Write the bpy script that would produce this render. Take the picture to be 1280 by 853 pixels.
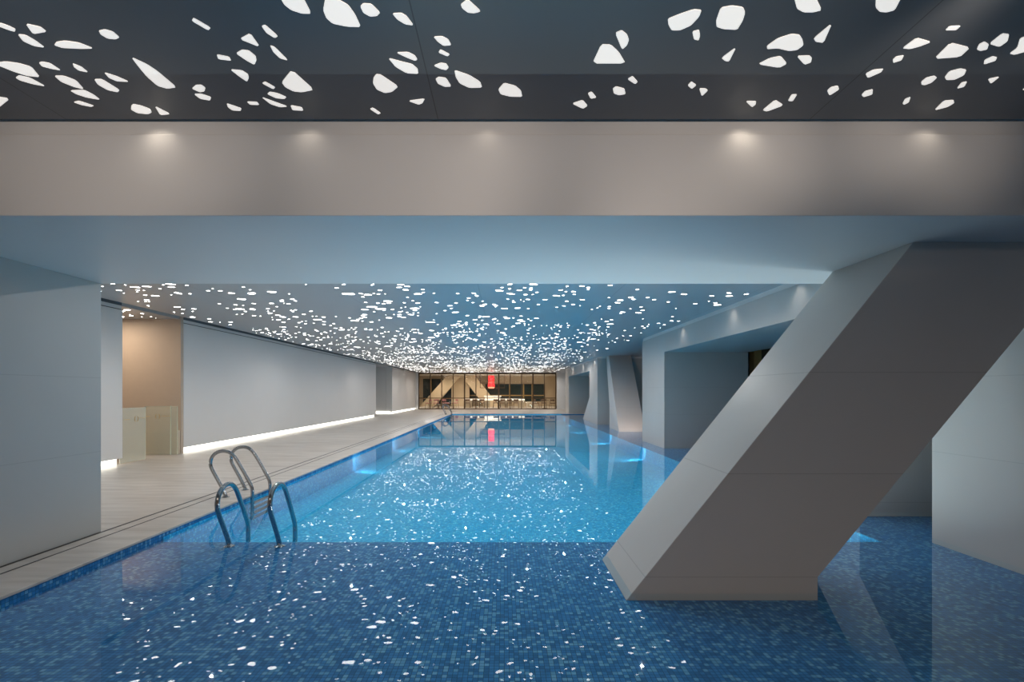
import bpy, bmesh, math, random
from mathutils import Vector, Matrix, noise

for o in list(bpy.data.objects):
    bpy.data.objects.remove(o)
S = bpy.context.scene
COL = S.collection
PI = math.pi

# ------------------------------------------------------------------ camera
CAMZ = 1.45                                   # eye height above the water (z = 0)
cd = bpy.data.cameras.new('camera')
cam = bpy.data.objects.new('camera', cd)
COL.objects.link(cam)
cam.location = (0, 0, CAMZ)
cam.rotation_euler = (PI / 2, 0, 0)
cd.sensor_width = 36
cd.lens = 615 / 1280 * 36
cd.shift_x = 10 / 1280
cd.shift_y = 64.5 / 1280
cd.clip_start = 0.05
cd.clip_end = 200
S.camera = cam

# ------------------------------------------------------------------ world, exposure
w = bpy.data.worlds.new('world')
S.world = w
w.use_nodes = True
w.node_tree.nodes['Background'].inputs[0].default_value = (0.05, 0.09, 0.12, 1)
w.node_tree.nodes['Background'].inputs[1].default_value = 0.15
S.view_settings.view_transform = 'Standard'
S.view_settings.look = 'None'
S.view_settings.gamma = 1
S.view_settings.use_curve_mapping = False
S.view_settings.exposure = 0.0

# light strengths
CUT_E = 9.5          # luminous ceiling cut-outs
COVE_E = 3.5         # strips at the foot of the left walls
FILL_W = 122.0  # each added fill spot under the pool ceiling
POOL_W = 5.0        # each underwater lamp


def lamp(name, kind, loc, energy, col, size=0.1, rot=(0, 0, 0), spot=None, sy=None, blend=0.6):
    l = bpy.data.lights.new(name, kind)
    l.energy = energy
    l.color = col
    if kind == 'AREA':
        l.size = size
        if sy:
            l.shape = 'RECTANGLE'
            l.size_y = sy
        else:
            l.shape = 'DISK'
    else:
        l.shadow_soft_size = size
    if spot:
        l.spot_size = math.radians(spot)
        l.spot_blend = blend
    o = bpy.data.objects.new(name, l)
    o.location = loc
    o.rotation_euler = rot
    COL.objects.link(o)
    return o


CY = (0.62, 0.93, 1.0)
# underwater lamps along both long sides of the deep pool, angled down the pool
for y in (11.0, 15.0, 19.5, 24.0, 28.5):
    lamp('pool_lamp', 'AREA', (-3.20, y, -0.17), POOL_W, CY, 0.40, (math.radians(100), 0, -math.radians(30)), sy=0.12)
for y in (6.6, 9.4, 13.0, 17.2, 21.8, 26.5, 30.5):
    lamp('pool_lamp', 'AREA', (3.58, y, -0.17), POOL_W * 1.3, CY, 0.40, (math.radians(100), 0, math.radians(34)), sy=0.12)
# added fill strip under water at the step, brightening the beam's underside
lamp('step_fill', 'AREA', (1.15, 4.99, -0.052), 64, (.90, 1, .98), 4.8, (math.radians(159), 0, 0), sy=0.05)
# ceiling lamps over the deck behind the camera
lamp('deck_lamp', 'AREA', (0.0, -2.2, 3.05), 138, (1.0, 0.83, 0.68), 6.0, (0, 0, 0), sy=3.0)
# downlights tucked in the slit between ceiling and beam
for x, e in ((-2.12, 1.5), (-1.2, .6), (-0.1, .35), (1.47, 1.3), (2.6, .8), (-3.3, .7)):
    lamp('slit_lamp', 'SPOT', (x, 2.93, 3.115), e, (1, .86, .70), 0.02, (math.radians(12), 0, 0), 130, blend=1)
for y in (7.15, 9.2, 11.8):
    lamp('slit_lamp', 'SPOT', (4.12, y, 3.08), 3.5, (1, .93, .85), 0.03, (0, math.radians(-14), 0), 110, blend=1)
for y in (23.6, 27.0, 31.0, 34.0):
    lamp('slit_lamp', 'SPOT', (4.15, y, 3.09), 9, (1, .86, .74), 0.03, (0, math.radians(-14), 0), 120, blend=1)
# added spots out of view, brightening the face of the cross beam
for x in (-6, -4, -2, -0.2, 1.4):
    lamp('beam_fill_spot', 'SPOT', (x, 0.7, 3.0), 72, (1, .84, .72), 0.1, (math.radians(89), 0, math.radians(12)), 58, blend=1)
for x, e in ((2.0, 12), (2.7, 12), (4.2, 8), (5.2, 6)):
    lamp('beam_fill_spot', 'SPOT', (x, 1.8, 3.0), e, (1, .84, .72), 0.1, (math.radians(95), 0, 0), 64, blend=1)
# added fill spots under the pool ceiling, raising the brightness of the hall
for x, y in ((-4.7, 7.9), (-1.9, 6.7), (2.3, 8.2), (-3.6, 11.6), (.6, 12.7), (1.7, 13.9), (-4.8, 15.4), (-1.3, 16.6),
             (2.2, 18.9), (-4.1, 20.1), (.2, 21.7), (-4.9, 24.2), (3.1, 24.9), (-1.4, 26.3), (-4.4, 29.2), (1.2, 30.4),
             (-5.0, 33.0), (-1.9, 34.4), (2.6, 35.5), (-5.0, 38.2), (.1, 38.9), (3.4, 39.4)):
    lamp('ceiling_fill_spot', 'SPOT', (x, y, 3.112), FILL_W, (1, .955, .91), 0.018, (0, 0, 0), 174, blend=.5)
# warm lamps in the corridor behind the glass gates
lamp('corridor_lamp', 'AREA', (-8.7, 10.3, 3.08), 27, (1, .80, .60), 0.8)
# lamp washing the foot of the diagonal strut
lamp('strut_lamp', 'SPOT', (4.7, 17.3, 0.06), 110, (1, .80, .70), 0.05,
     (math.radians(100), 0, math.radians(-5)), 80, blend=1)
# dining room lamps
for x in (-6.5, -4, -1.2, 1.5, 4):
    for y in (43.4, 47.0):
        lamp('dining_lamp', 'SPOT', (x, y, 3.12), 205, (1, .85, .68), .06, (0, 0, 0), 168, blend=1)
for x in (-2.8, -1.0, .8):  # added spots that brighten the white table
    lamp('table_fill_spot', 'SPOT', (x, 45.5, 3.12), 260, (1, .93, .84), .04, (0, 0, 0), 50, blend=.8)


# ------------------------------------------------------------------ materials
def newmat(name):
    m = bpy.data.materials.new(name)
    m.use_nodes = True
    nt = m.node_tree
    return m, nt, nt.nodes['Principled BSDF']


def nd(nt, t, **kw):
    n = nt.nodes.new(t)
    for k, v in kw.items():
        setattr(n, k, v)
    return n


def mth(nt, op, a, b=None, c=None):
    n = nd(nt, 'ShaderNodeMath', operation=op)
    for i, v in enumerate((a, b, c)):
        if v is None:
            continue
        if isinstance(v, (int, float)):
            n.inputs[i].default_value = v
        else:
            nt.links.new(v, n.inputs[i])
    return n.outputs[0]


def plain(name, col, rough=.5, metal=0, var=.04, scale=6, bump=0.0, spec=.5):
    m, nt, b = newmat(name)
    b.inputs['Roughness'].default_value = rough
    b.inputs['Metallic'].default_value = metal
    b.inputs['Specular IOR Level'].default_value = spec
    tc = nd(nt, 'ShaderNodeNewGeometry')
    n = nd(nt, 'ShaderNodeTexNoise')
    n.inputs['Scale'].default_value = scale
    n.inputs['Detail'].default_value = 4
    nt.links.new(tc.outputs['Position'], n.inputs['Vector'])
    mx = nd(nt, 'ShaderNodeMix', data_type='RGBA')
    mx.inputs[6].default_value = tuple(c * (1 - var) for c in col) + (1,)
    mx.inputs[7].default_value = tuple(min(1, c * (1 + var)) for c in col) + (1,)
    nt.links.new(n.outputs['Fac'], mx.inputs[0])
    nt.links.new(mx.outputs[2], b.inputs['Base Color'])
    if bump:
        bp = nd(nt, 'ShaderNodeBump')
        bp.inputs['Strength'].default_value = bump
        bp.inputs['Distance'].default_value = .01
        nt.links.new(n.outputs['Fac'], bp.inputs['Height'])
        nt.links.new(bp.outputs[0], b.inputs['Normal'])
    return m


def emis(name, col, s):
    m, nt, b = newmat(name)
    b.inputs['Base Color'].default_value = (*col, 1)
    b.inputs['Emission Color'].default_value = (*col, 1)
    b.inputs['Emission Strength'].default_value = s
    return m


def panelled(name, col, rough, seams, axis='Z', wid=.004, depth=.72, spec=.5):
    """painted panels with narrow joints at given coordinates along an axis"""
    m = plain(name, col, rough, var=.03, scale=2.5, spec=spec)
    nt = m.node_tree
    b = nt.nodes['Principled BSDF']
    src = b.inputs['Base Color'].links[0].from_socket
    g = nd(nt, 'ShaderNodeNewGeometry')
    sp = nd(nt, 'ShaderNodeSeparateXYZ')
    nt.links.new(g.outputs['Position'], sp.inputs[0])
    v = sp.outputs['XYZ'.index(axis)]
    tot = None
    for s in seams:
        d = mth(nt, 'ABSOLUTE', mth(nt, 'SUBTRACT', v, s))
        k = mth(nt, 'LESS_THAN', d, wid)
        tot = k if tot is None else mth(nt, 'MAXIMUM', tot, k)
    mx = nd(nt, 'ShaderNodeMix', data_type='RGBA')
    mx.inputs[7].default_value = tuple(c * depth for c in col) + (1,)
    nt.links.new(tot, mx.inputs[0])
    nt.links.new(src, mx.inputs[6])
    nt.links.new(mx.outputs[2], b.inputs['Base Color'])
    return m


def mosaic(name, axes, cols, grout, s=.0275, joint=.10, rough=.25):
    """glass mosaic: every tile gets one of several blues"""
    m, nt, b = newmat(name)
    g = nd(nt, 'ShaderNodeNewGeometry')
    sp = nd(nt, 'ShaderNodeSeparateXYZ')
    nt.links.new(g.outputs['Position'], sp.inputs[0])
    us = []
    js = []
    for a in axes:
        u = mth(nt, 'DIVIDE', sp.outputs['XYZ'.index(a)], s)
        us.append(mth(nt, 'FLOOR', u))
        js.append(mth(nt, 'LESS_THAN', mth(nt, 'FRACT', u), joint))
    cb = nd(nt, 'ShaderNodeCombineXYZ')
    nt.links.new(us[0], cb.inputs[0])
    nt.links.new(us[1], cb.inputs[1])
    wn = nd(nt, 'ShaderNodeTexWhiteNoise', noise_dimensions='2D')
    nt.links.new(cb.outputs[0], wn.inputs['Vector'])
    r = nd(nt, 'ShaderNodeValToRGB')
    r.color_ramp.interpolation = 'CONSTANT'
    els = r.color_ramp.elements
    while len(els) < len(cols):
        els.new(.5)
    for e, (p, c) in zip(els, cols):
        e.position = p
        e.color = (*c, 1)
    nt.links.new(wn.outputs['Value'], r.inputs[0])
    j = mth(nt, 'MAXIMUM', js[0], js[1])
    mx = nd(nt, 'ShaderNodeMix', data_type='RGBA')
    mx.inputs[7].default_value = (*grout, 1)
    nt.links.new(j, mx.inputs[0])
    nt.links.new(r.outputs[0], mx.inputs[6])
    nt.links.new(mx.outputs[2], b.inputs['Base Color'])
    b.inputs['Roughness'].default_value = .6
    b.inputs['Specular IOR Level'].default_value = .03      # under water glass tiles hardly shine
    return m


def water_mat():
    m = bpy.data.materials.new('pool_water')
    m.use_nodes = True
    nt = m.node_tree
    for n in list(nt.nodes):
        nt.nodes.remove(n)
    out = nd(nt, 'ShaderNodeOutputMaterial')
    mix = nd(nt, 'ShaderNodeMixShader')
    tr = nd(nt, 'ShaderNodeBsdfTransparent')
    tr.inputs[0].default_value = (.93, .985, 1, 1)
    gl = nd(nt, 'ShaderNodeBsdfGlossy')
    gl.inputs['Roughness'].default_value = .012
    gl.inputs['Color'].default_value = (.95, .98, 1, 1)
    fr = nd(nt, 'ShaderNodeFresnel')
    fr.inputs['IOR'].default_value = 1.33
    g = nd(nt, 'ShaderNodeNewGeometry')
    front = mth(nt, 'SUBTRACT', 1, g.outputs['Backfacing'])
    nt.links.new(mth(nt, 'MULTIPLY', fr.outputs[0], front), mix.inputs[0])
    nt.links.new(tr.outputs[0], mix.inputs[1])
    nt.links.new(gl.outputs[0], mix.inputs[2])
    nt.links.new(mix.outputs[0], out.inputs[0])
    return m


def glass_mat(name, tint, haze=0.0, hazecol=(.8, .8, .7)):
    m = bpy.data.materials.new(name)
    m.use_nodes = True
    nt = m.node_tree
    for n in list(nt.nodes):
        nt.nodes.remove(n)
    out = nd(nt, 'ShaderNodeOutputMaterial')
    tr = nd(nt, 'ShaderNodeBsdfTransparent')
    tr.inputs[0].default_value = (*tint, 1)
    gl = nd(nt, 'ShaderNodeBsdfGlossy')
    gl.inputs['Roughness'].default_value = .02
    fr = nd(nt, 'ShaderNodeFresnel')
    fr.inputs['IOR'].default_value = 1.45
    mix = nd(nt, 'ShaderNodeMixShader')
    geo = nd(nt, 'ShaderNodeNewGeometry')
    front = mth(nt, 'SUBTRACT', 1, geo.outputs['Backfacing'])        # reflect only at the outer skin
    nt.links.new(mth(nt, 'MULTIPLY', fr.outputs[0], front), mix.inputs[0])
    src = tr.outputs[0]
    if haze:
        df = nd(nt, 'ShaderNodeBsdfDiffuse')
        df.inputs[0].default_value = (*hazecol, 1)
        m2 = nd(nt, 'ShaderNodeMixShader')
        m2.inputs[0].default_value = haze
        nt.links.new(tr.outputs[0], m2.inputs[1])
        nt.links.new(df.outputs[0], m2.inputs[2])
        src = m2.outputs[0]
    nt.links.new(src, mix.inputs[1])
    nt.links.new(gl.outputs[0], mix.inputs[2])
    nt.links.new(mix.outputs[0], out.inputs[0])
    return m


def stone_mat():
    """honed travertine with long veins running across the deck"""
    m, nt, b = newmat('travertine')
    g = nd(nt, 'ShaderNodeNewGeometry')
    mp = nd(nt, 'ShaderNodeMapping')
    mp.inputs['Scale'].default_value = (.9, 6, 6)
    nt.links.new(g.outputs['Position'], mp.inputs[0])
    n = nd(nt, 'ShaderNodeTexNoise')
    n.inputs['Scale'].default_value = 1.6
    n.inputs['Detail'].default_value = 6
    nt.links.new(mp.outputs[0], n.inputs['Vector'])
    r = nd(nt, 'ShaderNodeValToRGB')
    r.color_ramp.elements[0].position = .3
    r.color_ramp.elements[0].color = (.44, .395, .355, 1)
    r.color_ramp.elements[1].position = .7
    r.color_ramp.elements[1].color = (.60, .555, .51, 1)
    nt.links.new(n.outputs['Fac'], r.inputs[0])
    nt.links.new(r.outputs[0], b.inputs['Base Color'])
    b.inputs['Roughness'].default_value = .38
    return m


M = {}
M['paint'] = plain('white_paint', (.70, .695, .69), .42, var=.02, scale=1.5)
M['paint_block'] = panelled('grey_paint', (.47, .465, .45), .42, [.865, 1.596], wid=.003, depth=.85)
M['beam'] = plain('beam_paint', (.70, .695, .685), .42, var=.02, scale=1.5)
M['panel'] = panelled('column_panels', (.52, .505, .49), .5, [.12, .865, 1.596], wid=.003, depth=.80)
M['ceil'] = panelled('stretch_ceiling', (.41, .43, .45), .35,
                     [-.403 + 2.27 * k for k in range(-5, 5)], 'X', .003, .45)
M['ceilf'] = panelled('stretch_ceiling_shaded', (.15, .165, .18), .35, [-.403 + 2.27 * k for k in range(-5, 5)], 'X', .003, .45)  # same ceiling as the rear, with the front zone's dimness put into the colour
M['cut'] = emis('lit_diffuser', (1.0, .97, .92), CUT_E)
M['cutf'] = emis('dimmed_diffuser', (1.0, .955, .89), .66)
M['cove'] = emis('cove_light', (1.0, .98, .88), COVE_E)
M['stone'] = stone_mat()
M['gap_shade'] = plain('gap_shade_grey', (.10, .12, .14), .6)  # grey painted in for the shade of the wall-top gap
M['slot'] = plain('drain_and_shadow_dark', (.02, .02, .022), .5)  # deck drains, and the painted shadow line on the left walls
blues = [(0, (.028, .17, .41)), (.18, (.038, .215, .51)), (.40, (.048, .25, .58)), (.62, (.048, .24, .55)),
         (.76, (.13, .38, .64)), (.90, (.17, .44, .70))]
M['shelf'] = mosaic('blue_mosaic', 'XY', blues, (.016, .085, .17))
deep = [(0, (.02, .40, .76)), (.3, (.028, .48, .87)), (.6, (.04, .54, .94)), (.82, (.15, .72, .98))]
M['shelfw'] = mosaic('blue_wall_mosaic', 'YZ', blues, (.03, .13, .24))
M['deep'] = mosaic('pool_mosaic', 'XY', deep, (.06, .30, .48))
M['deepw'] = mosaic('pool_wall_mosaic', 'YZ', deep, (.06, .30, .48))
M['deepx'] = mosaic('pool_end_mosaic', 'XZ', deep, (.06, .30, .48))
M['water'] = water_mat()
M['steel'] = plain('polished_steel', (.40, .41, .42), .12, 1.0)
M['bronze'] = plain('dark_bronze', (.085, .05, .025), .35, .6)
M['brass'] = plain('brass', (.55, .37, .14), .4, .3)
M['glass'] = glass_mat('clear_glass', (.93, .93, .90))
M['frost'] = glass_mat('gate_glass', (.97, .98, .95), .32, (.78, .80, .70))
M['edge'] = glass_mat('glass_edge', (.8, .9, .8), .7, (.85, .9, .8))
M['dark'] = plain('dark_glass', (.012, .02, .024), .08)
M['teal'] = plain('night_window', (.022, .042, .042), .2)
M['beige'] = plain('beige_wall', (.66, .55, .40), .6)
M['warm'] = plain('warm_wall', (.52, .43, .35), .6)
M['wood'] = plain('dark_wood', (.10, .055, .03), .45)
M['white'] = plain('white_laquer', (.85, .84, .80), .35)
M['cloth'] = plain('cream_fabric', (.55, .47, .36), .8)
M['counter'] = emis('emissive_counter', (1, .95, .86), .75)  # white table top and display box, given some emission
M['seat'] = plain('brown_fabric', (.17, .11, .075), .8)
M['pink'] = plain('rose_fabric', (.55, .26, .28), .8)
M['red'] = emis('red_lantern', (.95, .03, .035), 1.6)
M['tassel'] = emis('lantern_glow', (1, .42, .25), 1.6)


# ------------------------------------------------------------------ mesh helpers
def tag(o, label=None, cat=None, group=None, kind=None):
    if label:
        o['label'] = label
    if cat:
        o['category'] = cat
    if group:
        o['group'] = group
    if kind:
        o['kind'] = kind
    return o


def obj(name, bm, mat, parent=None, local=False, bev=0.0, smooth=False):
    """link a bmesh as one object; world coordinates unless local"""
    if parent is not None and not local:
        bm.transform((Matrix.Translation(parent.location) @ parent.rotation_euler.to_matrix().to_4x4()).inverted())
    me = bpy.data.meshes.new(name)
    bmesh.ops.recalc_face_normals(bm, faces=bm.faces)
    bm.to_mesh(me)
    bm.free()
    me.materials.append(mat)
    if smooth:
        for p in me.polygons:
            p.use_smooth = True
    o = bpy.data.objects.new(name, me)
    COL.objects.link(o)
    if parent is not None:
        o.parent = parent
    if bev:
        md = o.modifiers.new('bevel', 'BEVEL')
        md.width = bev
        md.segments = 2
        md.limit_method = 'ANGLE'
    return o


def box(bm, x0, x1, y0, y1, z0, z1):
    vs = [bm.verts.new((x, y, z)) for x in (x0, x1) for y in (y0, y1) for z in (z0, z1)]
    for f in ((0, 1, 3, 2), (4, 6, 7, 5), (0, 4, 5, 1), (2, 3, 7, 6), (0, 2, 6, 4), (1, 5, 7, 3)):
        bm.faces.new([vs[i] for i in f])
    return bm


def bx(*a):
    return box(bmesh.new(), *a)


def prism(bm, poly, axis, a, b):
    """extrude a polygon given in the other two coordinates along axis"""
    def mk(p, t):
        u, v = p
        return {'X': (t, u, v), 'Y': (u, t, v), 'Z': (u, v, t)}[axis]
    A = [bm.verts.new(mk(p, a)) for p in poly]
    B = [bm.verts.new(mk(p, b)) for p in poly]
    bm.faces.new(A)
    bm.faces.new(B[::-1])
    n = len(poly)
    for i in range(n):
        bm.faces.new((A[i], A[(i + 1) % n], B[(i + 1) % n], B[i]))
    return bm


def hexa(bm, P):
    """solid between two polygons of the same length, P = (list, list)"""
    A = [bm.verts.new(p) for p in P[0]]
    B = [bm.verts.new(p) for p in P[1]]
    n = len(A)
    bm.faces.new(A)
    bm.faces.new(B[::-1])
    for i in range(n):
        bm.faces.new((A[i], A[(i + 1) % n], B[(i + 1) % n], B[i]))
    return bm


def tube(bm, pts, r, seg=12, caps=True):
    pts = [Vector(p) for p in pts]
    rings = []
    up = Vector((1, 0, 0))
    for i, p in enumerate(pts):
        t = (pts[min(i + 1, len(pts) - 1)] - pts[max(i - 1, 0)]).normalized()
        if abs(t.dot(up)) > .9:
            up = Vector((0, 1, 0))
        a = (up - t * up.dot(t)).normalized()
        b = t.cross(a)
        rings.append([bm.verts.new(p + r * (math.cos(2 * PI * k / seg) * a + math.sin(2 * PI * k / seg) * b))
                      for k in range(seg)])
    for i in range(len(rings) - 1):
        for k in range(seg):
            bm.faces.new((rings[i][k], rings[i][(k + 1) % seg], rings[i + 1][(k + 1) % seg], rings[i + 1][k]))
    if caps:
        bm.faces.new(rings[0])
        bm.faces.new(rings[-1][::-1])
    return bm


def lathe(bm, prof, cx=0, cy=0, seg=24):
    rings = [[bm.verts.new((cx + r * math.cos(2 * PI * k / seg), cy + r * math.sin(2 * PI * k / seg), z))
              for k in range(seg)] for r, z in prof]
    for i in range(len(rings) - 1):
        for k in range(seg):
            bm.faces.new((rings[i][k], rings[i][(k + 1) % seg], rings[i + 1][(k + 1) % seg], rings[i + 1][k]))
    bm.faces.new(rings[0][::-1])
    bm.faces.new(rings[-1])
    return bm


def empty(name, loc, label=None, cat=None, group=None, kind=None, rz=0):
    o = bpy.data.objects.new(name, None)
    o.empty_display_size = .1
    COL.objects.link(o)
    o.location = loc
    o.rotation_euler = (0, 0, rz)
    return tag(o, label, cat, group, kind)


def dup(root, loc, rz=0, label=None, group=None):
    r = root.copy()
    COL.objects.link(r)
    r.location = loc
    r.rotation_euler = (0, 0, rz)
    if label:
        r['label'] = label
    if group:
        r['group'] = group
    for ch in list(root.children):
        c = ch.copy()
        COL.objects.link(c)
        c.parent = r
        for g in list(ch.children):
            d = g.copy()
            COL.objects.link(d)
            d.parent = c
    return r


def struct(name, bm, mat, bev=0.0):
    return tag(obj(name, bm, mat, bev=bev), kind='structure')


def catmull(pts, n=6):
    P = [Vector(p) for p in pts]
    P = [P[0] * 2 - P[1]] + P + [P[-1] * 2 - P[-2]]
    out = []
    for i in range(1, len(P) - 2):
        for k in range(n):
            t = k / n
            out.append(.5 * ((2 * P[i]) + (P[i + 1] - P[i - 1]) * t +
                             (2 * P[i - 1] - 5 * P[i] + 4 * P[i + 1] - P[i + 2]) * t * t +
                             (3 * P[i] - P[i - 1] - 3 * P[i + 1] + P[i + 2]) * t ** 3))
    out.append(P[-2])
    return out


# ------------------------------------------------------------------ setting: levels and planes
ZF = .06         # deck
ZC = 3.12        # stretch ceiling
ZB = 2.536       # underside of beams
XE = -3.42       # left pool edge
XL = -7.35       # left walls
XA = 4.30        # right arcade
YW = 41.0        # far window wall
YP = 32.35       # far pool edge
Y0, Y1 = 3.02, 4.91   # big cross beam

# deck: left strip and far end in one slab (L shape)
bm = bmesh.new()
prism(bm, [(-13, -6), (XE, -6), (XE, YP), (7.2, YP), (7.2, YW + .15), (-13, YW + .15)], 'Z', ZF - .022, ZF)
struct('floor', bm, M['stone'], .003)
bm = bmesh.new()
prism(bm, [(-13, -6), (XE - .012, -6), (XE - .012, YP + .012), (7.2, YP + .012), (7.2, YW + .15), (-13, YW + .15)],
      'Z', -.9, ZF - .022)
struct('floor', bm, M['shelfw'])
struct('trim_1', bx(-4.018, -3.990, -6, YP + 1.2, ZF - .01, ZF + .0015), M['slot'])
struct('trim_2', bx(-3.862, -3.844, -6, YP + 1.2, ZF - .01, ZF + .0015), M['slot'])

# pool basin
t = empty('pool_basin', (0, 5, -.9), 'blue mosaic tiled pool basin with a dark shallow shelf and a bright deep part', 'pool')
XR = 3.80
bm = bmesh.new()
box(bm, XE - .012, 7.2, -6, 4.93, -.9, -.05)
obj('shallow_shelf', bm, M['shelf'], t)
bm = bmesh.new()
box(bm, XR, 7.2, 4.93, YP + .012, -.9, -.05)
obj('shallow_shelf', bm, M['shelf'], t)
DP = -.36
obj('deep_floor', bx(XE - .012, XR, 4.93, YP + .012, -.9, DP), M['deep'], t)
obj('side_lining', bx(XR - .012, XR - .002, 4.94, YP, DP, -.052), M['deepw'], t)
obj('side_lining', bx(XE - .010, XE - .002, 4.94, YP, DP, -.004), M['deepw'], t)
obj('end_lining', bx(XE, XR - .02, 4.932, 4.945, DP, -.052), M['deepx'], t)
obj('end_lining', bx(XE, XR - .02, YP, YP + .010, DP, ZF - .03), M['deepx'], t)

bm = bmesh.new()
v = [bm.verts.new(p) for p in ((XE - .011, -6, 0), (7.19, -6, 0), (7.19, YP + .011, 0), (XE - .011, YP + .011, 0))]
bm.faces.new(v)
tag(obj('pool_water', bm, M['water']), 'still clear blue water filling the tiled pool', 'water', kind='stuff')


# left walls with a recessed band at the top and a lit gap at the foot
def wall_run(name, y0, y1, x=XL, back=-7.75):
    bm = bmesh.new()
    box(bm, back, x, y0, y1, .185, 3.040)
    box(bm, back, x - .02, y0 + .002, y1 - .002, 3.040, 3.28)
    box(bm, back, x - .14, y0 + .01, y1 - .01, ZF, .185)
    o = struct(name, bm, M['paint'], .004)
    struct('shadow_line', bx(x - .02, x - .016, y0 + .004, y1 - .004, 3.042, 3.056), M['slot'])  # dark strip standing in for the shadow line below the band
    struct('shade_strip', bx(x - .02, x - .012, y0 + .004, y1 - .004, 3.125, 3.27), M['gap_shade'])  # grey strip standing in for shade between wall head and ceiling
    return o


wall_run('wall_left', 4.2, 9.48)
wall_run('wall_left', 11.29, 28.25)
wall_run('wall_left', 32.3, 41.0)
# returns and backs of the two recesses
struct('wall_corridor', bx(-13, -7.354, 11.20, 11.285, ZF, 3.3), M['warm'])
struct('wall_corridor', bx(-13, -7.76, 9.2, 9.47, ZF, 3.3), M['warm'])
struct('wall_corridor', bx(-13.1, -12.95, 9.2, 11.3, ZF, 3.3), M['warm'])
struct('wall_recess', bx(-9.3, -7.76, 32.3, 32.4, ZF, 3.3), M['paint'])
struct('wall_recess', bx(-9.4, -9.3, 28.2, 32.4, ZF, 3.3), M['paint'])


def cove(y0, y1, label, x=XL):
    tag(obj('cove_light', bx(x - .139, x - .11, y0, y1, ZF + .005, .180), M['cove']), label, 'light strip')


cove(4.92, 9.47, 'short light strip at the foot of the near left wall beside the grey block')
cove(11.31, 28.23, 'long warm white light strip along the foot of the long left wall')
cove(32.32, 40.98, 'warm white light strip under the farthest left wall, ending at the bronze window')
tag(obj('cove_light', bx(-9.2, -7.5, 32.25, 32.285, ZF + .005, .20), M['cove']),
    'short crosswise light strip at the foot of the far left recess', 'light strip')

# end wall beside the window, back wall, outer shell
struct('wall_far', bx(4.40, 7.2, YW, YW + .15, ZF, 3.3), M['paint'])
struct('wall_far', bx(-9, -7.14, YW, YW + .15, ZF, 3.3), M['paint'])
struct('wall_back', bx(-9, 7.3, -6.2, -6, -.9, 3.3), M['warm'])
struct('wall_left', bx(-9.2, -9, -6, 3.0, -.9, 3.3), M['warm'])

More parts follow.
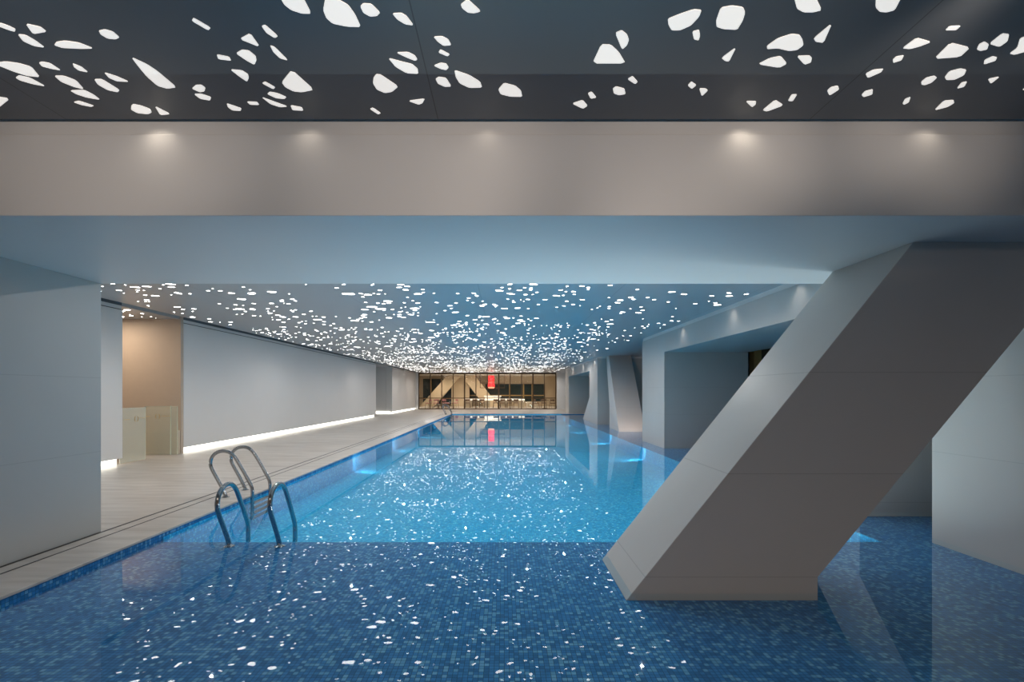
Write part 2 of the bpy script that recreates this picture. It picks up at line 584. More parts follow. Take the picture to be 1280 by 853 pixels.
# ------------------------------------------------------------------ ceilings with luminous cut-outs
CUTOUTS = [
    [(-2.273,2.219),(-2.253,2.236),(-2.241,2.257),(-2.26,2.273),(-2.276,2.264),(-2.304,2.237)],
    [(-2.162,2.224),(-2.113,2.244),(-2.113,2.273),(-2.19,2.288)],
    [(-2.263,2.29),(-2.231,2.295),(-2.22,2.331),(-2.219,2.378),(-2.261,2.367),(-2.281,2.334)],
    [(-2.158,2.361),(-2.128,2.34),(-2.08,2.332),(-2.026,2.345),(-1.989,2.384),(-2.048,2.386),(-2.136,2.38)],
    [(-1.868,2.268),(-1.833,2.259),(-1.807,2.273),(-1.805,2.309),(-1.833,2.322),(-1.867,2.316),(-1.877,2.29)],
    [(-1.381,2.189),(-1.341,2.249),(-1.362,2.264),(-1.4,2.206)],
    [(-1.103,2.239),(-1.083,2.231),(-1.058,2.302),(-1.078,2.313),(-1.101,2.281)],
    [(-1.246,2.32),(-1.178,2.283),(-1.178,2.374)],
    [(-1.317,2.418),(-1.274,2.393),(-1.244,2.399),(-1.231,2.438),(-1.242,2.468),(-1.27,2.502),(-1.294,2.468)],
    [(-1.417,2.426),(-1.365,2.444),(-1.371,2.472),(-1.428,2.46)],
    [(-1.124,2.363),(-1.107,2.374),(-1.084,2.47),(-1.117,2.454),(-1.129,2.409)],
    [(-1.412,2.538),(-1.356,2.547),(-1.341,2.577),(-1.352,2.606),(-1.378,2.638),(-1.396,2.595)],
    [(-1.852,2.446),(-1.814,2.498),(-1.798,2.555),(-1.789,2.687),(-1.847,2.699),(-1.883,2.675),(-1.884,2.595),(-1.87,2.519)],
    [(-2.587,2.492),(-2.511,2.478),(-2.456,2.492),(-2.42,2.519),(-2.453,2.601),(-2.51,2.59),(-2.547,2.555),(-2.574,2.513)],
    [(-2.352,2.488),(-2.328,2.48),(-2.298,2.492),(-2.293,2.547),(-2.329,2.534),(-2.361,2.515)],
    [(-2.185,2.492),(-2.163,2.519),(-2.165,2.562),(-2.201,2.547),(-2.202,2.519)],
    [(-2.587,2.606),(-2.549,2.586),(-2.511,2.606),(-2.496,2.68),(-2.547,2.659),(-2.584,2.629)],
    [(-2.367,2.59),(-2.317,2.59),(-2.286,2.629),(-2.31,2.706),(-2.347,2.682),(-2.376,2.64)],
    [(-2.395,2.716),(-2.313,2.711),(-2.297,2.756),(-2.3,2.802),(-2.357,2.781),(-2.39,2.748)],
    [(-2.181,2.619),(-2.139,2.617),(-2.119,2.711),(-2.144,2.731),(-2.185,2.711),(-2.198,2.663)],
    [(-2.082,2.562),(-2.041,2.595),(-2.011,2.64),(-2.073,2.635),(-2.093,2.606)],
    [(-2.472,2.825),(-2.43,2.812),(-2.384,2.86),(-2.409,2.871),(-2.449,2.852)],
    [(-2.889,2.761),(-2.804,2.791),(-2.957,2.879),(-3.014,2.865)],
    [(-2.143,2.844),(-2.108,2.86),(-2.081,2.893),(-2.095,2.926),(-2.131,2.946),(-2.187,2.935),(-2.197,2.898),(-2.166,2.86)],
    [(-2.032,2.863),(-1.997,2.946),(-2.064,2.955)],
    [(-1.712,2.699),(-1.671,2.668),(-1.64,2.666),(-1.634,2.692),(-1.658,2.723),(-1.688,2.731)],
    [(-1.731,2.748),(-1.69,2.746),(-1.653,2.776),(-1.678,2.809),(-1.725,2.791)],
    [(-1.599,2.838),(-1.57,2.86),(-1.541,2.887),(-1.559,2.912),(-1.604,2.907),(-1.613,2.874)],
    [(-1.474,2.82),(-1.417,2.823),(-1.419,2.852),(-1.47,2.849)],
    [(-1.304,2.652),(-1.281,2.638),(-1.25,2.687),(-1.268,2.704)],
    [(-1.322,2.748),(-1.299,2.728),(-1.262,2.741),(-1.228,2.776),(-1.248,2.794),(-1.291,2.786)],
    [(-1.368,2.776),(-1.326,2.812),(-1.261,2.868),(-1.308,2.874),(-1.349,2.844)],
    [(-1.239,2.855),(-1.182,2.876),(-1.187,2.91),(-1.249,2.904)],
    [(-1.097,2.542),(-1.047,2.709),(-1.122,2.731),(-1.164,2.723),(-1.193,2.687),(-1.195,2.645)],
    [(-0.945,2.077),(-0.893,2.035),(-0.848,2.049),(-0.848,2.165),(-0.889,2.164),(-0.928,2.144),(-0.944,2.114)],
    [(-0.759,2.087),(-0.788,2.144),(-0.791,2.19),(-0.774,2.223),(-0.716,2.241),(-0.653,2.244),(-0.657,2.17),(-0.67,2.117),(-0.697,2.092),(-0.723,2.083)],
    [(-0.62,2.124),(-0.603,2.108),(-0.569,2.111),(-0.544,2.159),(-0.563,2.178),(-0.594,2.181),(-0.618,2.159)],
    [(-0.491,2.164),(-0.451,2.161),(-0.431,2.179),(-0.411,2.234),(-0.447,2.227),(-0.477,2.198)],
    [(-0.154,2.085),(-0.101,2.151),(-0.129,2.162),(-0.158,2.159),(-0.18,2.136),(-0.186,2.114)],
    [(-0.33,2.306),(-0.29,2.302),(-0.264,2.322),(-0.253,2.361),(-0.291,2.365),(-0.314,2.338)],
    [(-0.309,2.391),(-0.268,2.424),(-0.28,2.44),(-0.321,2.412)],
    [(-0.359,2.509),(-0.32,2.488),(-0.293,2.494),(-0.284,2.523),(-0.299,2.544),(-0.326,2.534)],
    [(-0.364,2.617),(-0.345,2.599),(-0.307,2.608),(-0.287,2.68),(-0.323,2.682),(-0.356,2.656)],
    [(-0.528,2.412),(-0.47,2.409),(-0.441,2.434),(-0.434,2.464),(-0.448,2.472),(-0.49,2.444)],
    [(-0.577,2.452),(-0.517,2.478),(-0.466,2.498),(-0.445,2.534),(-0.449,2.573),(-0.508,2.568),(-0.554,2.519)],
    [(-0.669,2.577),(-0.646,2.581),(-0.576,2.68),(-0.622,2.728),(-0.663,2.738),(-0.7,2.706),(-0.706,2.652),(-0.691,2.606)],
    [(-0.548,2.812),(-0.45,2.791),(-0.469,2.833),(-0.493,2.849)],
    [(-0.788,2.893),(-0.768,2.879),(-0.735,2.935),(-0.754,2.949)],
    [(-0.256,2.544),(-0.183,2.584),(-0.128,2.64),(-0.12,2.689),(-0.19,2.692),(-0.239,2.652),(-0.255,2.599)],
    [(0.0,2.649),(0.062,2.675),(0.093,2.716),(0.103,2.773),(0.034,2.771),(-0.019,2.748),(-0.031,2.706)],
    [(0.466,2.356),(0.511,2.358),(0.562,2.409),(0.615,2.492),(0.448,2.492)],
    [(0.516,2.281),(0.541,2.264),(0.572,2.29),(0.59,2.325),(0.59,2.361),(0.574,2.391)],
    [(0.657,2.617),(0.677,2.592),(0.717,2.64),(0.709,2.659)],
    [(0.597,2.699),(0.61,2.68),(0.66,2.699),(0.679,2.748),(0.644,2.758),(0.612,2.741)],
    [(0.467,2.741),(0.485,2.726),(0.523,2.781),(0.492,2.791)],
    [(0.392,2.838),(0.448,2.804),(0.486,2.86),(0.464,2.89)],
    [(0.731,2.195),(0.775,2.167),(0.825,2.141),(0.861,2.145),(0.865,2.182),(0.849,2.234),(0.81,2.264),(0.772,2.264),(0.746,2.231)],
    [(0.939,2.132),(0.981,2.12),(1.034,2.129),(1.058,2.159),(1.07,2.206),(1.071,2.261),(1.006,2.256),(0.969,2.242),(0.951,2.206)],
    [(0.87,2.273),(0.896,2.261),(0.916,2.299),(0.921,2.329),(0.897,2.322)],
    [(1.084,2.452),(1.121,2.376),(1.133,2.478),(1.11,2.472)],
    [(1.227,2.08),(1.231,2.049),(1.288,2.049),(1.385,2.145),(1.356,2.157),(1.314,2.157),(1.272,2.136)],
    [(1.572,2.08),(1.56,2.042),(1.639,2.049),(1.678,2.08),(1.703,2.144),(1.678,2.157),(1.646,2.154),(1.608,2.129)],
    [(1.265,2.367),(1.289,2.316),(1.337,2.288),(1.376,2.293),(1.41,2.325),(1.437,2.361),(1.426,2.395),(1.39,2.401),(1.326,2.382),(1.278,2.388)],
    [(1.458,2.316),(1.481,2.221),(1.523,2.345),(1.482,2.338)],
    [(1.29,2.498),(1.325,2.454),(1.371,2.438),(1.434,2.494),(1.413,2.525)],
    [(1.451,2.438),(1.51,2.434),(1.534,2.452),(1.55,2.484),(1.529,2.502)],
    [(0.997,2.67),(1.005,2.638),(1.043,2.668),(1.031,2.701)],
    [(1.07,2.697),(1.107,2.699),(1.125,2.716),(1.113,2.768)],
    [(1.383,2.815),(1.442,2.815),(1.456,2.846),(1.449,2.874)],
    [(1.527,2.904),(1.544,2.802),(1.622,2.855),(1.56,2.918)],
    [(1.623,2.812),(1.609,2.753),(1.639,2.751),(1.652,2.815)],
    [(1.785,2.718),(1.785,2.687),(1.813,2.673),(1.843,2.706),(1.827,2.761)],
    [(1.891,2.573),(1.907,2.542),(1.954,2.534),(1.962,2.56),(1.928,2.608)],
    [(2.003,2.756),(1.998,2.723),(2.027,2.704),(2.06,2.751),(2.029,2.776)],
    [(1.947,2.464),(1.946,2.442),(1.977,2.432),(1.994,2.468),(1.969,2.488)],
    [(1.929,2.382),(1.939,2.313),(2.032,2.34),(2.001,2.371),(1.969,2.388)],
    [(2.03,2.264),(2.028,2.241),(2.076,2.236),(2.08,2.264)],
    [(2.149,2.458),(2.128,2.345),(2.252,2.378),(2.265,2.444)],
    [(2.239,2.64),(2.236,2.606),(2.265,2.59),(2.293,2.606),(2.3,2.647),(2.282,2.668),(2.26,2.663)],
    [(2.33,2.601),(2.312,2.555),(2.347,2.532),(2.389,2.542),(2.416,2.584),(2.401,2.622),(2.36,2.624)],
    [(2.299,2.838),(2.278,2.794),(2.294,2.776),(2.325,2.825),(2.318,2.849)],
    [(2.542,2.907),(2.513,2.812),(2.561,2.804),(2.592,2.833),(2.59,2.871)],
    [(2.484,2.699),(2.461,2.647),(2.483,2.638),(2.509,2.682)],
    [(2.574,2.617),(2.617,2.597),(2.628,2.656)],
    [(2.438,2.5),(2.41,2.468),(2.423,2.44),(2.453,2.448),(2.469,2.472)],
    [(2.297,2.39),(2.275,2.356),(2.283,2.338),(2.321,2.356),(2.347,2.39),(2.325,2.401)],
    [(2.32,2.352),(2.314,2.285),(2.351,2.29),(2.389,2.334),(2.39,2.373)],
    [(2.487,2.42),(2.483,2.38),(2.429,2.316),(2.457,2.295),(2.572,2.39),(2.519,2.428)],
    [(2.855,2.711),(2.85,2.682),(2.903,2.711)],
]


def chaikin(p, k=.2):
    out = []
    n = len(p)
    for i in range(n):
        a, b = p[i], p[(i + 1) % n]
        out.append((a[0] * (1 - k) + b[0] * k, a[1] * (1 - k) + b[1] * k))
        out.append((a[0] * k + b[0] * (1 - k), a[1] * k + b[1] * (1 - k)))
    return out


def area(p):
    return abs(sum(p[i][0] * p[(i + 1) % len(p)][1] - p[(i + 1) % len(p)][0] * p[i][1] for i in range(len(p)))) / 2


def add_cut(bm, p, zc=ZC):
    A = [bm.verts.new((x, y, zc - .0025)) for x, y in p]
    B = [bm.verts.new((x, y, zc + .004)) for x, y in p]
    bm.faces.new(A)
    for i in range(len(p)):
        bm.faces.new((A[i], A[(i + 1) % len(p)], B[(i + 1) % len(p)], B[i]))


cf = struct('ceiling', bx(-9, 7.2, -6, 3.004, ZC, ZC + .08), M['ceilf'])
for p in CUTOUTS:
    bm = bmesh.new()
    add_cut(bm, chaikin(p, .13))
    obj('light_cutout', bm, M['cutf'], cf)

rng = random.Random(11)


def rshape(cx, cy, r, ang):
    n = rng.choice((3, 4, 4, 5, 5, 6))
    a0 = rng.uniform(0, 2 * PI)
    asp = rng.uniform(.30, .70)
    pts = []
    for i in range(n):
        a = a0 + 2 * PI * (i + rng.uniform(-.25, .25)) / n
        q = r * rng.uniform(.85, 1.1)
        u, v = q * math.cos(a), q * asp * math.sin(a)
        pts.append((cx + u * math.cos(ang) - v * math.sin(ang), cy + u * math.sin(ang) + v * math.cos(ang)))
    return chaikin(pts, rng.choice((.12, .2, .28)))


def scatter(x0, x1, y0, y1, n, dens):
    grid = {}
    out = []
    for _ in range(n):
        x, y = rng.uniform(x0, x1), rng.uniform(y0, y1)
        if rng.random() > dens(x, y):
            continue
        r = min(.16, (.043 if y < 12 else .031) * math.exp(rng.gauss(0, .48)))
        k = (int(x / .35), int(y / .35))
        bad = False
        for i in (-1, 0, 1):
            for j in (-1, 0, 1):
                for (a, b, c) in grid.get((k[0] + i, k[1] + j), ()):
                    if (a - x) ** 2 + (b - y) ** 2 < (c + r) ** 2 * 1.0:
                        bad = True
        if bad:
            continue
        grid.setdefault(k, []).append((x, y, r))
        ang = .9 * noise.noise(Vector((x * .5, y * .5, 3))) + rng.gauss(0, .5)
        out.append(rshape(x, y, r, ang))
    return out


def dens(x, y):
    a = noise.noise(Vector((x * .75, y * .62, 0))) + .6 * noise.noise(Vector((x * 1.9, y * 1.6, 7)))
    d = max(0.02, min(1, .46 + .95 * a))
    if x > 3.1:
        d *= .35
    if y < 12 and 1.9 < x < 3.4:
        d *= .4
    return d


cb = struct('ceiling', bx(-7.09, 4.6, 4.9, YW - .01, ZC, ZC + .08), M['ceil'])
shapes = scatter(-6.95, 4.15, 5.2, YW - .2, 8200, dens)
shapes += scatter(-9.6, -7.6, 9.6, 11.1, 60, lambda x, y: .8)
vis = sorted([p for p in shapes if p[0][1] > 7.7], key=lambda p: area(p) / p[0][1] ** 3, reverse=True)[:100]
ids = set(id(p) for p in vis)
for p in vis:
    bm = bmesh.new()
    add_cut(bm, p)
    obj('light_cutout', bm, M['cut'], cb)
bm = bmesh.new()
for p in shapes:
    if id(p) not in ids:
        add_cut(bm, p)
o = obj('light_cutout', bm, M['cut'], cb)
o['kind'] = 'stuff'
print('cutouts', len(shapes))
struct('ceiling', bx(-7.75, -7.09, 4.9, YW - .01, ZC + .10, ZC + .16), M['ceil'])         # dark slit above the wall heads
struct('ceiling', bx(-13, -7.38, 9.45, 11.35, ZC, ZC + .08), M['ceil'])                    # corridor
struct('ceiling', bx(-9.4, -7.38, 28.2, 32.4, ZC, ZC + .08), M['ceil'])
struct('ceiling', bx(4.60, 7.2, 4.9, YW, ZC, ZC + .08), M['ceil'])

# ------------------------------------------------------------------ big cross beam, blocks
t = empty('ceiling_beam', (0, 4, ZB), 'wide grey painted beam crossing the whole pool below the perforated ceiling', 'beam')
obj('beam_body', bx(-9, 7.2, Y0, Y1, ZB, 3.036), M['beam'], t, bev=.004)
obj('top_band', bx(-9, 7.2, Y0 + .015, Y1 - .015, 3.036, 3.22), M['beam'], t)
tag(obj('pillar_block', bx(-9, -4.02, Y0, Y1, ZF, ZB), M['paint_block'], bev=.004),
    'broad blue grey wall block carrying the left end of the cross beam, beside the deck', 'pillar')
tag(obj('pillar_block', bx(4.27, 7.2, Y0, Y1, -.05, ZB), M['paint_block'], bev=.004),
    'pale grey block standing in the water at the right edge behind the big column', 'pillar')

# the big slanted column in the foreground
A = [(.880, -.05), (2.262, -.05), (2.262, .12), (4.262, ZB), (2.950, ZB)]
bm = prism(bmesh.new(), A, 'Y', 3.545, 4.42)
tag(obj('slanted_column', bm, M['panel'], bev=.004),
    'huge slanted grey panelled column rising from the shallow water in the right foreground', 'column')

# slanted column just behind it, under the first bay
A = [(4.30, -.05), (5.8, -.05), (6.7, ZB), (5.20, ZB), (4.30, .77)]
bm = prism(bmesh.new(), A, 'Y', 5.95, 7.2)
tag(obj('slanted_column', bm, M['panel'], bev=.004),
    'dark slanted column in the gap between the big foreground column and the right hand block', 'column')

# arcade on the right: portal frames
t = empty('portal_frame', (XA, 13.2, 0), 'near portal frame of the right arcade, pale pillar and long spotlit header', 'portal')
P = [(4.92, ZB), (13.2, ZB), (13.2, -.05), (15.3, -.05), (15.3, 3.036), (4.92, 3.036)]
obj('frame_body', prism(bmesh.new(), P, 'X', XA, 6.55), M['paint_block'], t, bev=.004)
obj('top_band', bx(XA + .015, 6.5, 4.92, 15.28, 3.036, ZC + .02), M['beam'], t)
t = empty('portal_frame', (XA, 22.9, 0), 'far portal frame of the right arcade with a dark square opening', 'portal')
P = [(22.9, -.05), (25.05, -.05), (25.05, ZB), (33.0, ZB), (33.0, -.05), (YW - .01, -.05), (YW - .01, 3.036), (22.9, 3.036)]
P = [(22.9, -.05), (25.05, -.05), (25.05, ZB), (33.0, ZB), (33.0, -.05), (34.9, -.05), (34.9, 3.036), (22.9, 3.036)]
obj('frame_body', prism(bmesh.new(), P, 'X', XA + .05, 6.55), M['paint_block'], t, bev=.004)
obj('top_band', bx(XA + .065, 6.5, 22.92, 34.88, 3.036, ZC + .02), M['beam'], t)

# diagonal struts of the arcade
L = [(4.40, 18.8, -.05), (4.55, 21.2, -.05), (4.55, 21.2, .95), (4.83, 24.0, ZC), (4.79, 22.9, ZC)]
L = [(4.40, 18.8, -.05), (4.50, 21.0, -.05), (4.50, 21.0, .95), (4.75, 22.85, ZC), (4.72, 22.2, ZC)]
Rr = [(x + 1.01, y, z) for x, y, z in L]
tag(obj('slanted_column', hexa(bmesh.new(), (L, Rr)), M['panel'], bev=.004),
    'pale strut leaning back between the two portal frames, lit from below at its foot', 'column')
L = [(4.42, 25.5, -.05), (4.42, 27.6, -.05), (4.42, 25.1, 1.42), (4.42, 25.06, 1.42)]
Rr = [(x + .9, y, z) for x, y, z in L]
tag(obj('slanted_column', hexa(bmesh.new(), (L, Rr)), M['panel'], bev=.004),
    'thin sliver of a white strut inside the dark opening of the far portal frame', 'column')

# glazed facade behind the arcade
f = empty('window_2', (7.05, 20, 0), kind='structure')
obj('pane', bx(7.06, 7.10, 4.9, YW, -.05, ZC), M['dark'], f)
for y in (5.2, 8.0, 10.6, 13.6, 16.6, 19.6, 22.3, 25.6, 28.6, 31.6, 34.6):
    obj('mullion', bx(6.85, 7.05, y - .13, y + .13, -.05, ZC), M['brass'], f)
struct('wall_right', bx(7.2, 7.35, -6, YW, -.9, 3.3), M['warm'])


# ------------------------------------------------------------------ pool ladders
PROF = [(0, 0), (0, .02), (-.045, .12), (-.115, .25), (-.175, .36), (-.200, .43), (-.190, .51), (-.150, .570), (-.085, .605),
        (-.010, .612), (.060, .590), (.120, .535), (.175, .45), (.26, .30), (.335, .16), (.352, .10), (.355, .02),
        (.355, -.15), (.355, -.295)]


def make_ladder(loc, rz, label):
    t = empty('pool_ladder', loc, label, 'pool ladder', rz=rz)
    for s in (-.245, .245):
        pts = [(s, u, h) for u, h in PROF]
        sm = [Vector(pts[0])] + catmull(pts[1:], 5)
        r = obj('rail', tube(bmesh.new(), sm, .0225, 14), M['steel'], t, local=True, smooth=True)
        obj('flange', lathe(bmesh.new(), [(.05, 0.001), (.05, .006), (.032, .012), (.022, .022)], s, 0, 24), M['steel'],
            r, local=True, smooth=False)
    for k in range(4):
        z = -.085 - .065 * k
        bm = bmesh.new()
        for dy in (-.03, 0, .03):
            tube(bm, [(-.235, .355 + dy, z), (.235, .355 + dy, z)], .007, 8)
        box(bm, -.24, -.225, .31, .40, z - .006, z + .006)
        box(bm, .225, .24, .31, .40, z - .006, z + .006)
        obj('step', bm, M['steel'], t, local=True)
    return t


lad = make_ladder((-3.695, 6.775, ZF), -PI / 2, 'polished steel ladder standing on the stone deck at the left pool edge')
dup(lad, (-2.43, 4.79, -.05), 0, 'polished steel ladder standing in the shallow water at the step down, nearest of the ladders')
dup(lad, (-3.695, 31.3, ZF), -PI / 2, 'small distant steel ladder at the far left corner of the pool before the window')


# ------------------------------------------------------------------ glass gates in the corridor mouth
def gate(name, p0, p1, h, label, marks, hinge):
    """upright glass sheet between two floor points"""
    a, b = Vector((*p0, ZF)), Vector((*p1, ZF))
    d = b - a
    ln = d.length
    t = empty(name, a, label, 'glass gate', rz=math.atan2(d.y, d.x))
    g = obj('glass_panel', bx(0, ln, -.006, .006, .012, h), M['frost'], t, local=True)
    bm = bmesh.new()
    box(bm, 0, ln, -.007, .007, h, h + .006)
    box(bm, ln - .008, ln, -.007, .007, .012, h)
    obj('polished_edge', bm, M['edge'], t, local=True)
    m0, zz = marks
    for s in (-1, 1):                                   # the two brackets of the mark and the dashes beside it
        pts = [(m0 + s * (.022 + .022 * math.cos(k * .5)), -.010, zz + .05 * math.sin(k * .5)) for k in range(-3, 4)]
        obj('brass_mark', tube(bmesh.new(), pts, .004, 6), M['brass'], g, local=True)
    obj('brass_line', bx(m0 + .09, min(ln - .02, m0 + .30), -.010, -.0065, zz + .006, zz + .013), M['brass'], g, local=True)
    obj('brass_line', bx(max(.01, m0 - .32), m0 - .17, -.010, -.0065, zz - .004, zz + .003), M['brass'], g, local=True)
    if hinge:
        bm = bx(ln - .16, ln - .145, -.012, .012, 0, h + .02)
        obj('post', bm, M['edge'], t, local=True)
    return t


gate('glass_gate', (-7.42, 9.50), (-7.42, 10.18), 1.08, 'tall frosted glass gate leaf at the corridor mouth, nearer of the two',
     (.42, .86), False)
gate('glass_gate', (-7.98, 10.93), (-7.25, 10.93), 1.08,
     'clear glass gate leaf beside the warm corridor wall, farther of the two', (.29, .86), True)
bm = bx(-8.3, -7.36, 11.06, 11.19, ZF + .0, .60)
tag(obj('bench', bm, M['cloth'], bev=.01), 'low beige ledge behind the farther glass gate', 'ledge')

# ------------------------------------------------------------------ far bronze window
f = empty('window_1', (-1.4, YW, ZF), kind='structure')
wx0, wx1 = -7.14, 4.36
bm = bmesh.new()
box(bm, wx0, wx1, YW, YW + .14, ZF, ZF + .07)
box(bm, wx0, wx1, YW, YW + .14, 2.98, 3.10)
box(bm, wx0, wx0 + .08, YW, YW + .14, ZF, 3.1)
box(bm, wx1 - .08, wx1, YW, YW + .14, ZF, 3.1)
obj('window_frame', bm, M['bronze'], f)
for k in range(1, 12):
    x = wx0 + .04 + (wx1 - wx0 - .08) * k / 12
    ww = .055 if k in (4, 7, 10) else .032
    obj('mullion', bx(x - ww, x + ww, YW + .005, YW + .135, ZF + .07, 2.98), M['bronze'], f)
obj('transom', bx(wx0 + .08, wx1 - .08, YW + .03, YW + .11, .955, 1.02), M['bronze'], f)
obj('glass_pane', bx(wx0 + .02, wx1 - .02, YW + .06, YW + .075, ZF + .02, 3.0), M['glass'], f)
struct('wall_lintel', bx(-9, 7.2, YW + .001, YW + .13, 3.101, 3.3), M['paint'])

# dining room behind it
struct('floor', bx(-9.5, 7.5, YW + .15, 52, ZF - .06, ZF), M['stone'])
struct('ceiling', bx(-9.5, 7.5, YW + .15, 52, 3.14, 3.2), M['white'])
struct('wall_dining', bx(-9.5, 7.5, 50.5, 50.7, ZF, 3.14), M['beige'])
struct('wall_dining', bx(-9.7, -9.5, YW + .15, 50.5, ZF, 3.14), M['beige'])
struct('wall_dining', bx(7.5, 7.7, YW + .15, 50.5, ZF, 3.14), M['beige'])
struct('wall_dining', bx(5.0, 5.15, YW + .15, 46.0, ZF, 3.14), M['beige'])


def dark_window(name, x0, x1, z0, z1, ms):
    t = empty(name, ((x0 + x1) / 2, 50.45, z0), kind='structure')
    obj('pane', bx(x0, x1, 50.44, 50.49, z0, z1), M['teal'], t)
    bm = bmesh.new()
    for m in ms:
        box(bm, m - .07, m + .07, 50.38, 50.44, z0, z1)
    box(bm, x0, x1, 50.38, 50.44, z0 + .55, z0 + .66)
    obj('window_frame', bm, M['brass'], t)


dark_window('window_3', -8.3, -4.9, .25, 2.85, (-7.5, -6.4))
dark_window('window_4', -3.7, -2.3, .55, 2.35, ())
dark_window('window_5', -1.9, 4.2, .55, 2.33, (.6, 2.0, 2.9))


def leaning(xb, xt, wd, y, label):
    P = [(xb, ZF), (xb + wd, ZF), (xt + wd, 3.13), (xt, 3.13)]
    tag(obj('slanted_column', prism(bmesh.new(), P, 'Y', y, y + .6), M['beige'], bev=.01), label, 'column')


leaning(-8.3, -5.6, 1.4, 48.3, 'beige column leaning right behind the leftmost panes of the bronze window')
leaning(-1.84, -4.2, 1.35, 48.3, 'beige column leaning left behind the bronze window, left of the red lantern')
# the dark keel-shaped hood left of the wide window
tag(obj('wall_fin', prism(bmesh.new(), [(-5.25, ZF), (-3.45, ZF), (-3.45, 3.13), (-5.25, 3.13)], 'Y', 49.1, 49.6), M['beige']),
    'upright beige pier between the two leaning columns of the dining room', 'column')

# long white table
t = empty('dining_table', (-.9, 45.6, ZF), 'long white topped table behind the bronze window under the red lantern', 'table')
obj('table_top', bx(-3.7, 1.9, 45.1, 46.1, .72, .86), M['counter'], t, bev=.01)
for x in (-3.3, -1.6, .1, 1.6):
    obj('leg', bx(x - .3, x + .3, 45.45, 45.75, ZF, .76), M['cloth'], t)
t = empty('display_stand', (-1.0, 45.6, .86), 'bright white display box standing on the middle of the long table', 'display')
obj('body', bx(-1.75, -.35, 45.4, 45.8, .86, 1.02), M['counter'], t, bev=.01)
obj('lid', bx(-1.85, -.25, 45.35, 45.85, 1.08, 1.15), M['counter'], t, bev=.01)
obj('stem', bx(-1.1, -1.0, 45.55, 45.65, 1.02, 1.08), M['brass'], t)
t = empty('sideboard', (2.3, 45.2, ZF), 'low white sideboard right of the long table behind the window', 'sideboard')
obj('body', bx(2.1, 3.0, 45.0, 45.5, ZF, .58), M['white'], t, bev=.01)
obj('door', bx(2.13, 2.54, 44.985, 45.0, ZF + .08, .55), M['cloth'], t)
obj('door', bx(2.56, 2.97, 44.985, 45.0, ZF + .08, .55), M['cloth'], t)


# red lantern with its tiers and rod frame
t = empty('lantern', (-1.15, 44.6, 3.14), 'red tiered lantern glowing above the long white table', 'lantern')
for z0, z1, r in ((2.74, 2.98, .27), (2.50, 2.72, .29), (2.20, 2.44, .29), (1.95, 2.20, .31)):
    n = 6
    prof = [(r * (.93 + .07 * math.sin(PI * i / n)), z0 + (z1 - z0) * i / n) for i in range(n + 1)]
    obj('shade', lathe(bmesh.new(), prof, -1.15, 44.6), M['red'], t, smooth=False)
obj('fringe', lathe(bmesh.new(), [(.25, 1.83), (.30, 1.95)], -1.15, 44.6), M['tassel'], t)
obj('cord', tube(bmesh.new(), [(-1.15, 44.6, 1.90), (-1.15, 44.6, 3.14)], .015, 8), M['bronze'], t)
bm = bmesh.new()
for z, y in ((2.32, 44.15), (2.32, 45.05), (1.88, 44.15), (1.88, 45.05)):
    tube(bm, [(-2.15, y, z), (.05, y, z)], .018, 8)
for x in (-2.15, .05):
    for y in (44.15, 45.05):
        tube(bm, [(x, y, 1.88), (x, y, 3.14)], .014, 8)
    for z in (1.88, 2.32):
        tube(bm, [(x, 44.15, z), (x, 45.05, z)], .018, 8)
tag(obj('hanging_rack', bm, M['wood']), 'dark rod frame hanging around the red lantern', 'rack')


# chairs
def make_chair(seatm, frm, label):
    t = empty('dining_chair', (0, 0, 0), label, 'chair')
    obj('seat', bx(-.23, .23, -.22, .22, .42, .49), seatm, t, local=True, bev=.02)
    bm = bmesh.new()
    n = 8
    for i in range(n):
        a0, a1 = PI * (.12 + .76 * i / n), PI * (.12 + .76 * (i + 1) / n)
        P = [(.25 * math.cos(a), .10 + .15 * math.sin(a)) for a in (a0, a1)]
        Q = [(.22 * math.cos(a), .10 + .12 * math.sin(a)) for a in (a1, a0)]
        prism(bm, P + Q, 'Z', .62, .80)
    obj('backrest', bm, seatm, t, local=True)
    for sx in (-1, 1):
        for sy in (-1, 1):
            top = .70 if sy > 0 else .44
            obj('leg', tube(bmesh.new(), [(sx * .23, sy * .20 + (.02 * sy), 0), (sx * .20, sy * .18, top)], .018, 8), frm, t,
                local=True, smooth=True)
    return t


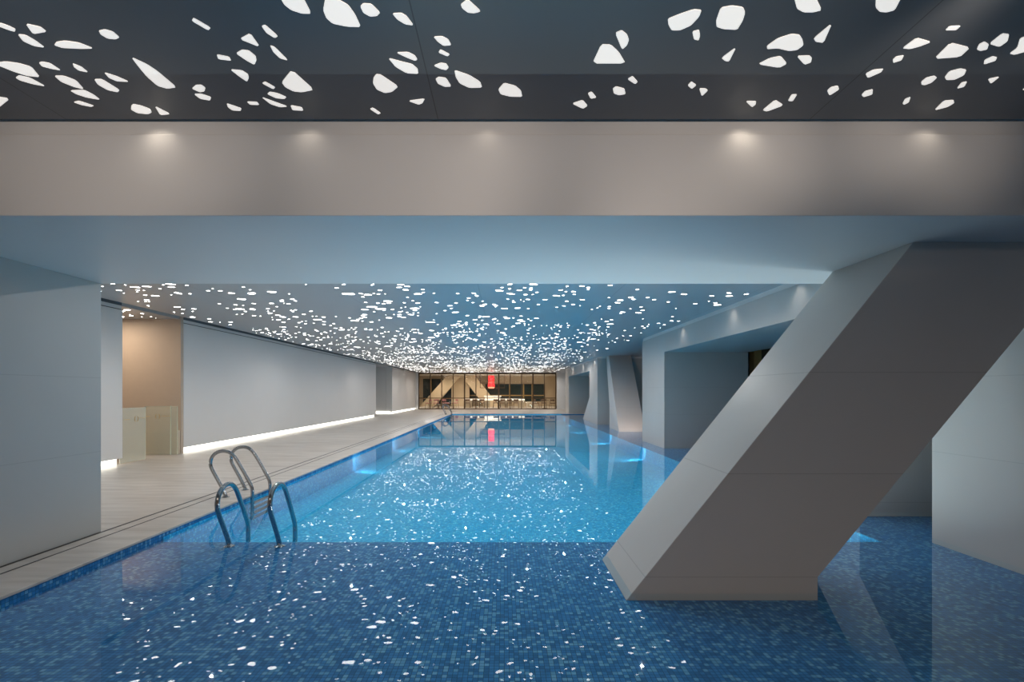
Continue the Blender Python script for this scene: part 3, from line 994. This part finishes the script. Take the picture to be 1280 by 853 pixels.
G1 = 'chairs along the long white table'
ch = make_chair(M['seat'], M['wood'], 'dark framed dining chair drawn up to the near side of the long white table')
ch['group'] = G1
ch.location = (-3.3, 44.75, ZF)
ch.rotation_euler = (0, 0, PI)
ch['label'] = 'dark framed dining chair at the long table, leftmost of the row'
for x, where in ((-2.65, 'second from the left end of the row'), (-2.0, 'third from the left end of the row'),
                 (-.75, 'left of the pair below the red lantern'), (-.1, 'right of the pair below the red lantern'),
                 (.5, 'second from the right end of the row'), (1.1, 'rightmost of the row')):
    dup(ch, (x, 44.75, ZF), PI + rng.uniform(-.15, .15), 'dark framed chair at the long table, ' + where, G1)
G2 = 'rose upholstered chairs'
pk = make_chair(M['pink'], M['wood'], 'rose upholstered chair at the small table behind the leftmost window panes')
pk['group'] = G2
pk['label'] = 'rose upholstered chair left of the small dark round table'
pk.location = (-6.1, 44.3, ZF)
for x, y, a, where in ((-5.35, 44.6, 1.2, 'behind the small round table, second from the right'),
                       (-5.1, 43.6, 2.2, 'right of the small round table, nearest to the glass'),
                       (-4.4, 44.3, -1, 'rightmost of the rose chairs, behind the far ladder'),
                       (-6.65, 43.5, -2, 'leftmost of the rose chairs, beside the window frame')):
    dup(pk, (x, y, ZF), a, 'rose upholstered chair ' + where, G2)
G3 = 'dark chairs at the right'
for x, y, a, where in ((2.85, 43.9, 1.0, 'left of'), (3.6, 44.5, -.1, 'behind'), (4.35, 43.6, 2.6, 'right of')):
    dup(ch, (x, y, ZF), a, 'dark framed chair ' + where + ' the round table at the right of the window', G3)


def round_table(x, y, label):
    t = empty('side_table', (x, y, ZF), label, 'table')
    obj('table_top', lathe(bmesh.new(), [(.38, .70), (.40, .71), (.40, .73), (.38, .74)]), M['wood'], t, local=True)
    obj('pedestal', lathe(bmesh.new(), [(.22, 0), (.22, .02), (.03, .04), (.03, .70)]), M['wood'], t, local=True)


round_table(-5.85, 43.5, 'small dark round table among the rose upholstered chairs')
round_table(3.6, 43.6, 'small dark round table behind the rightmost window panes')
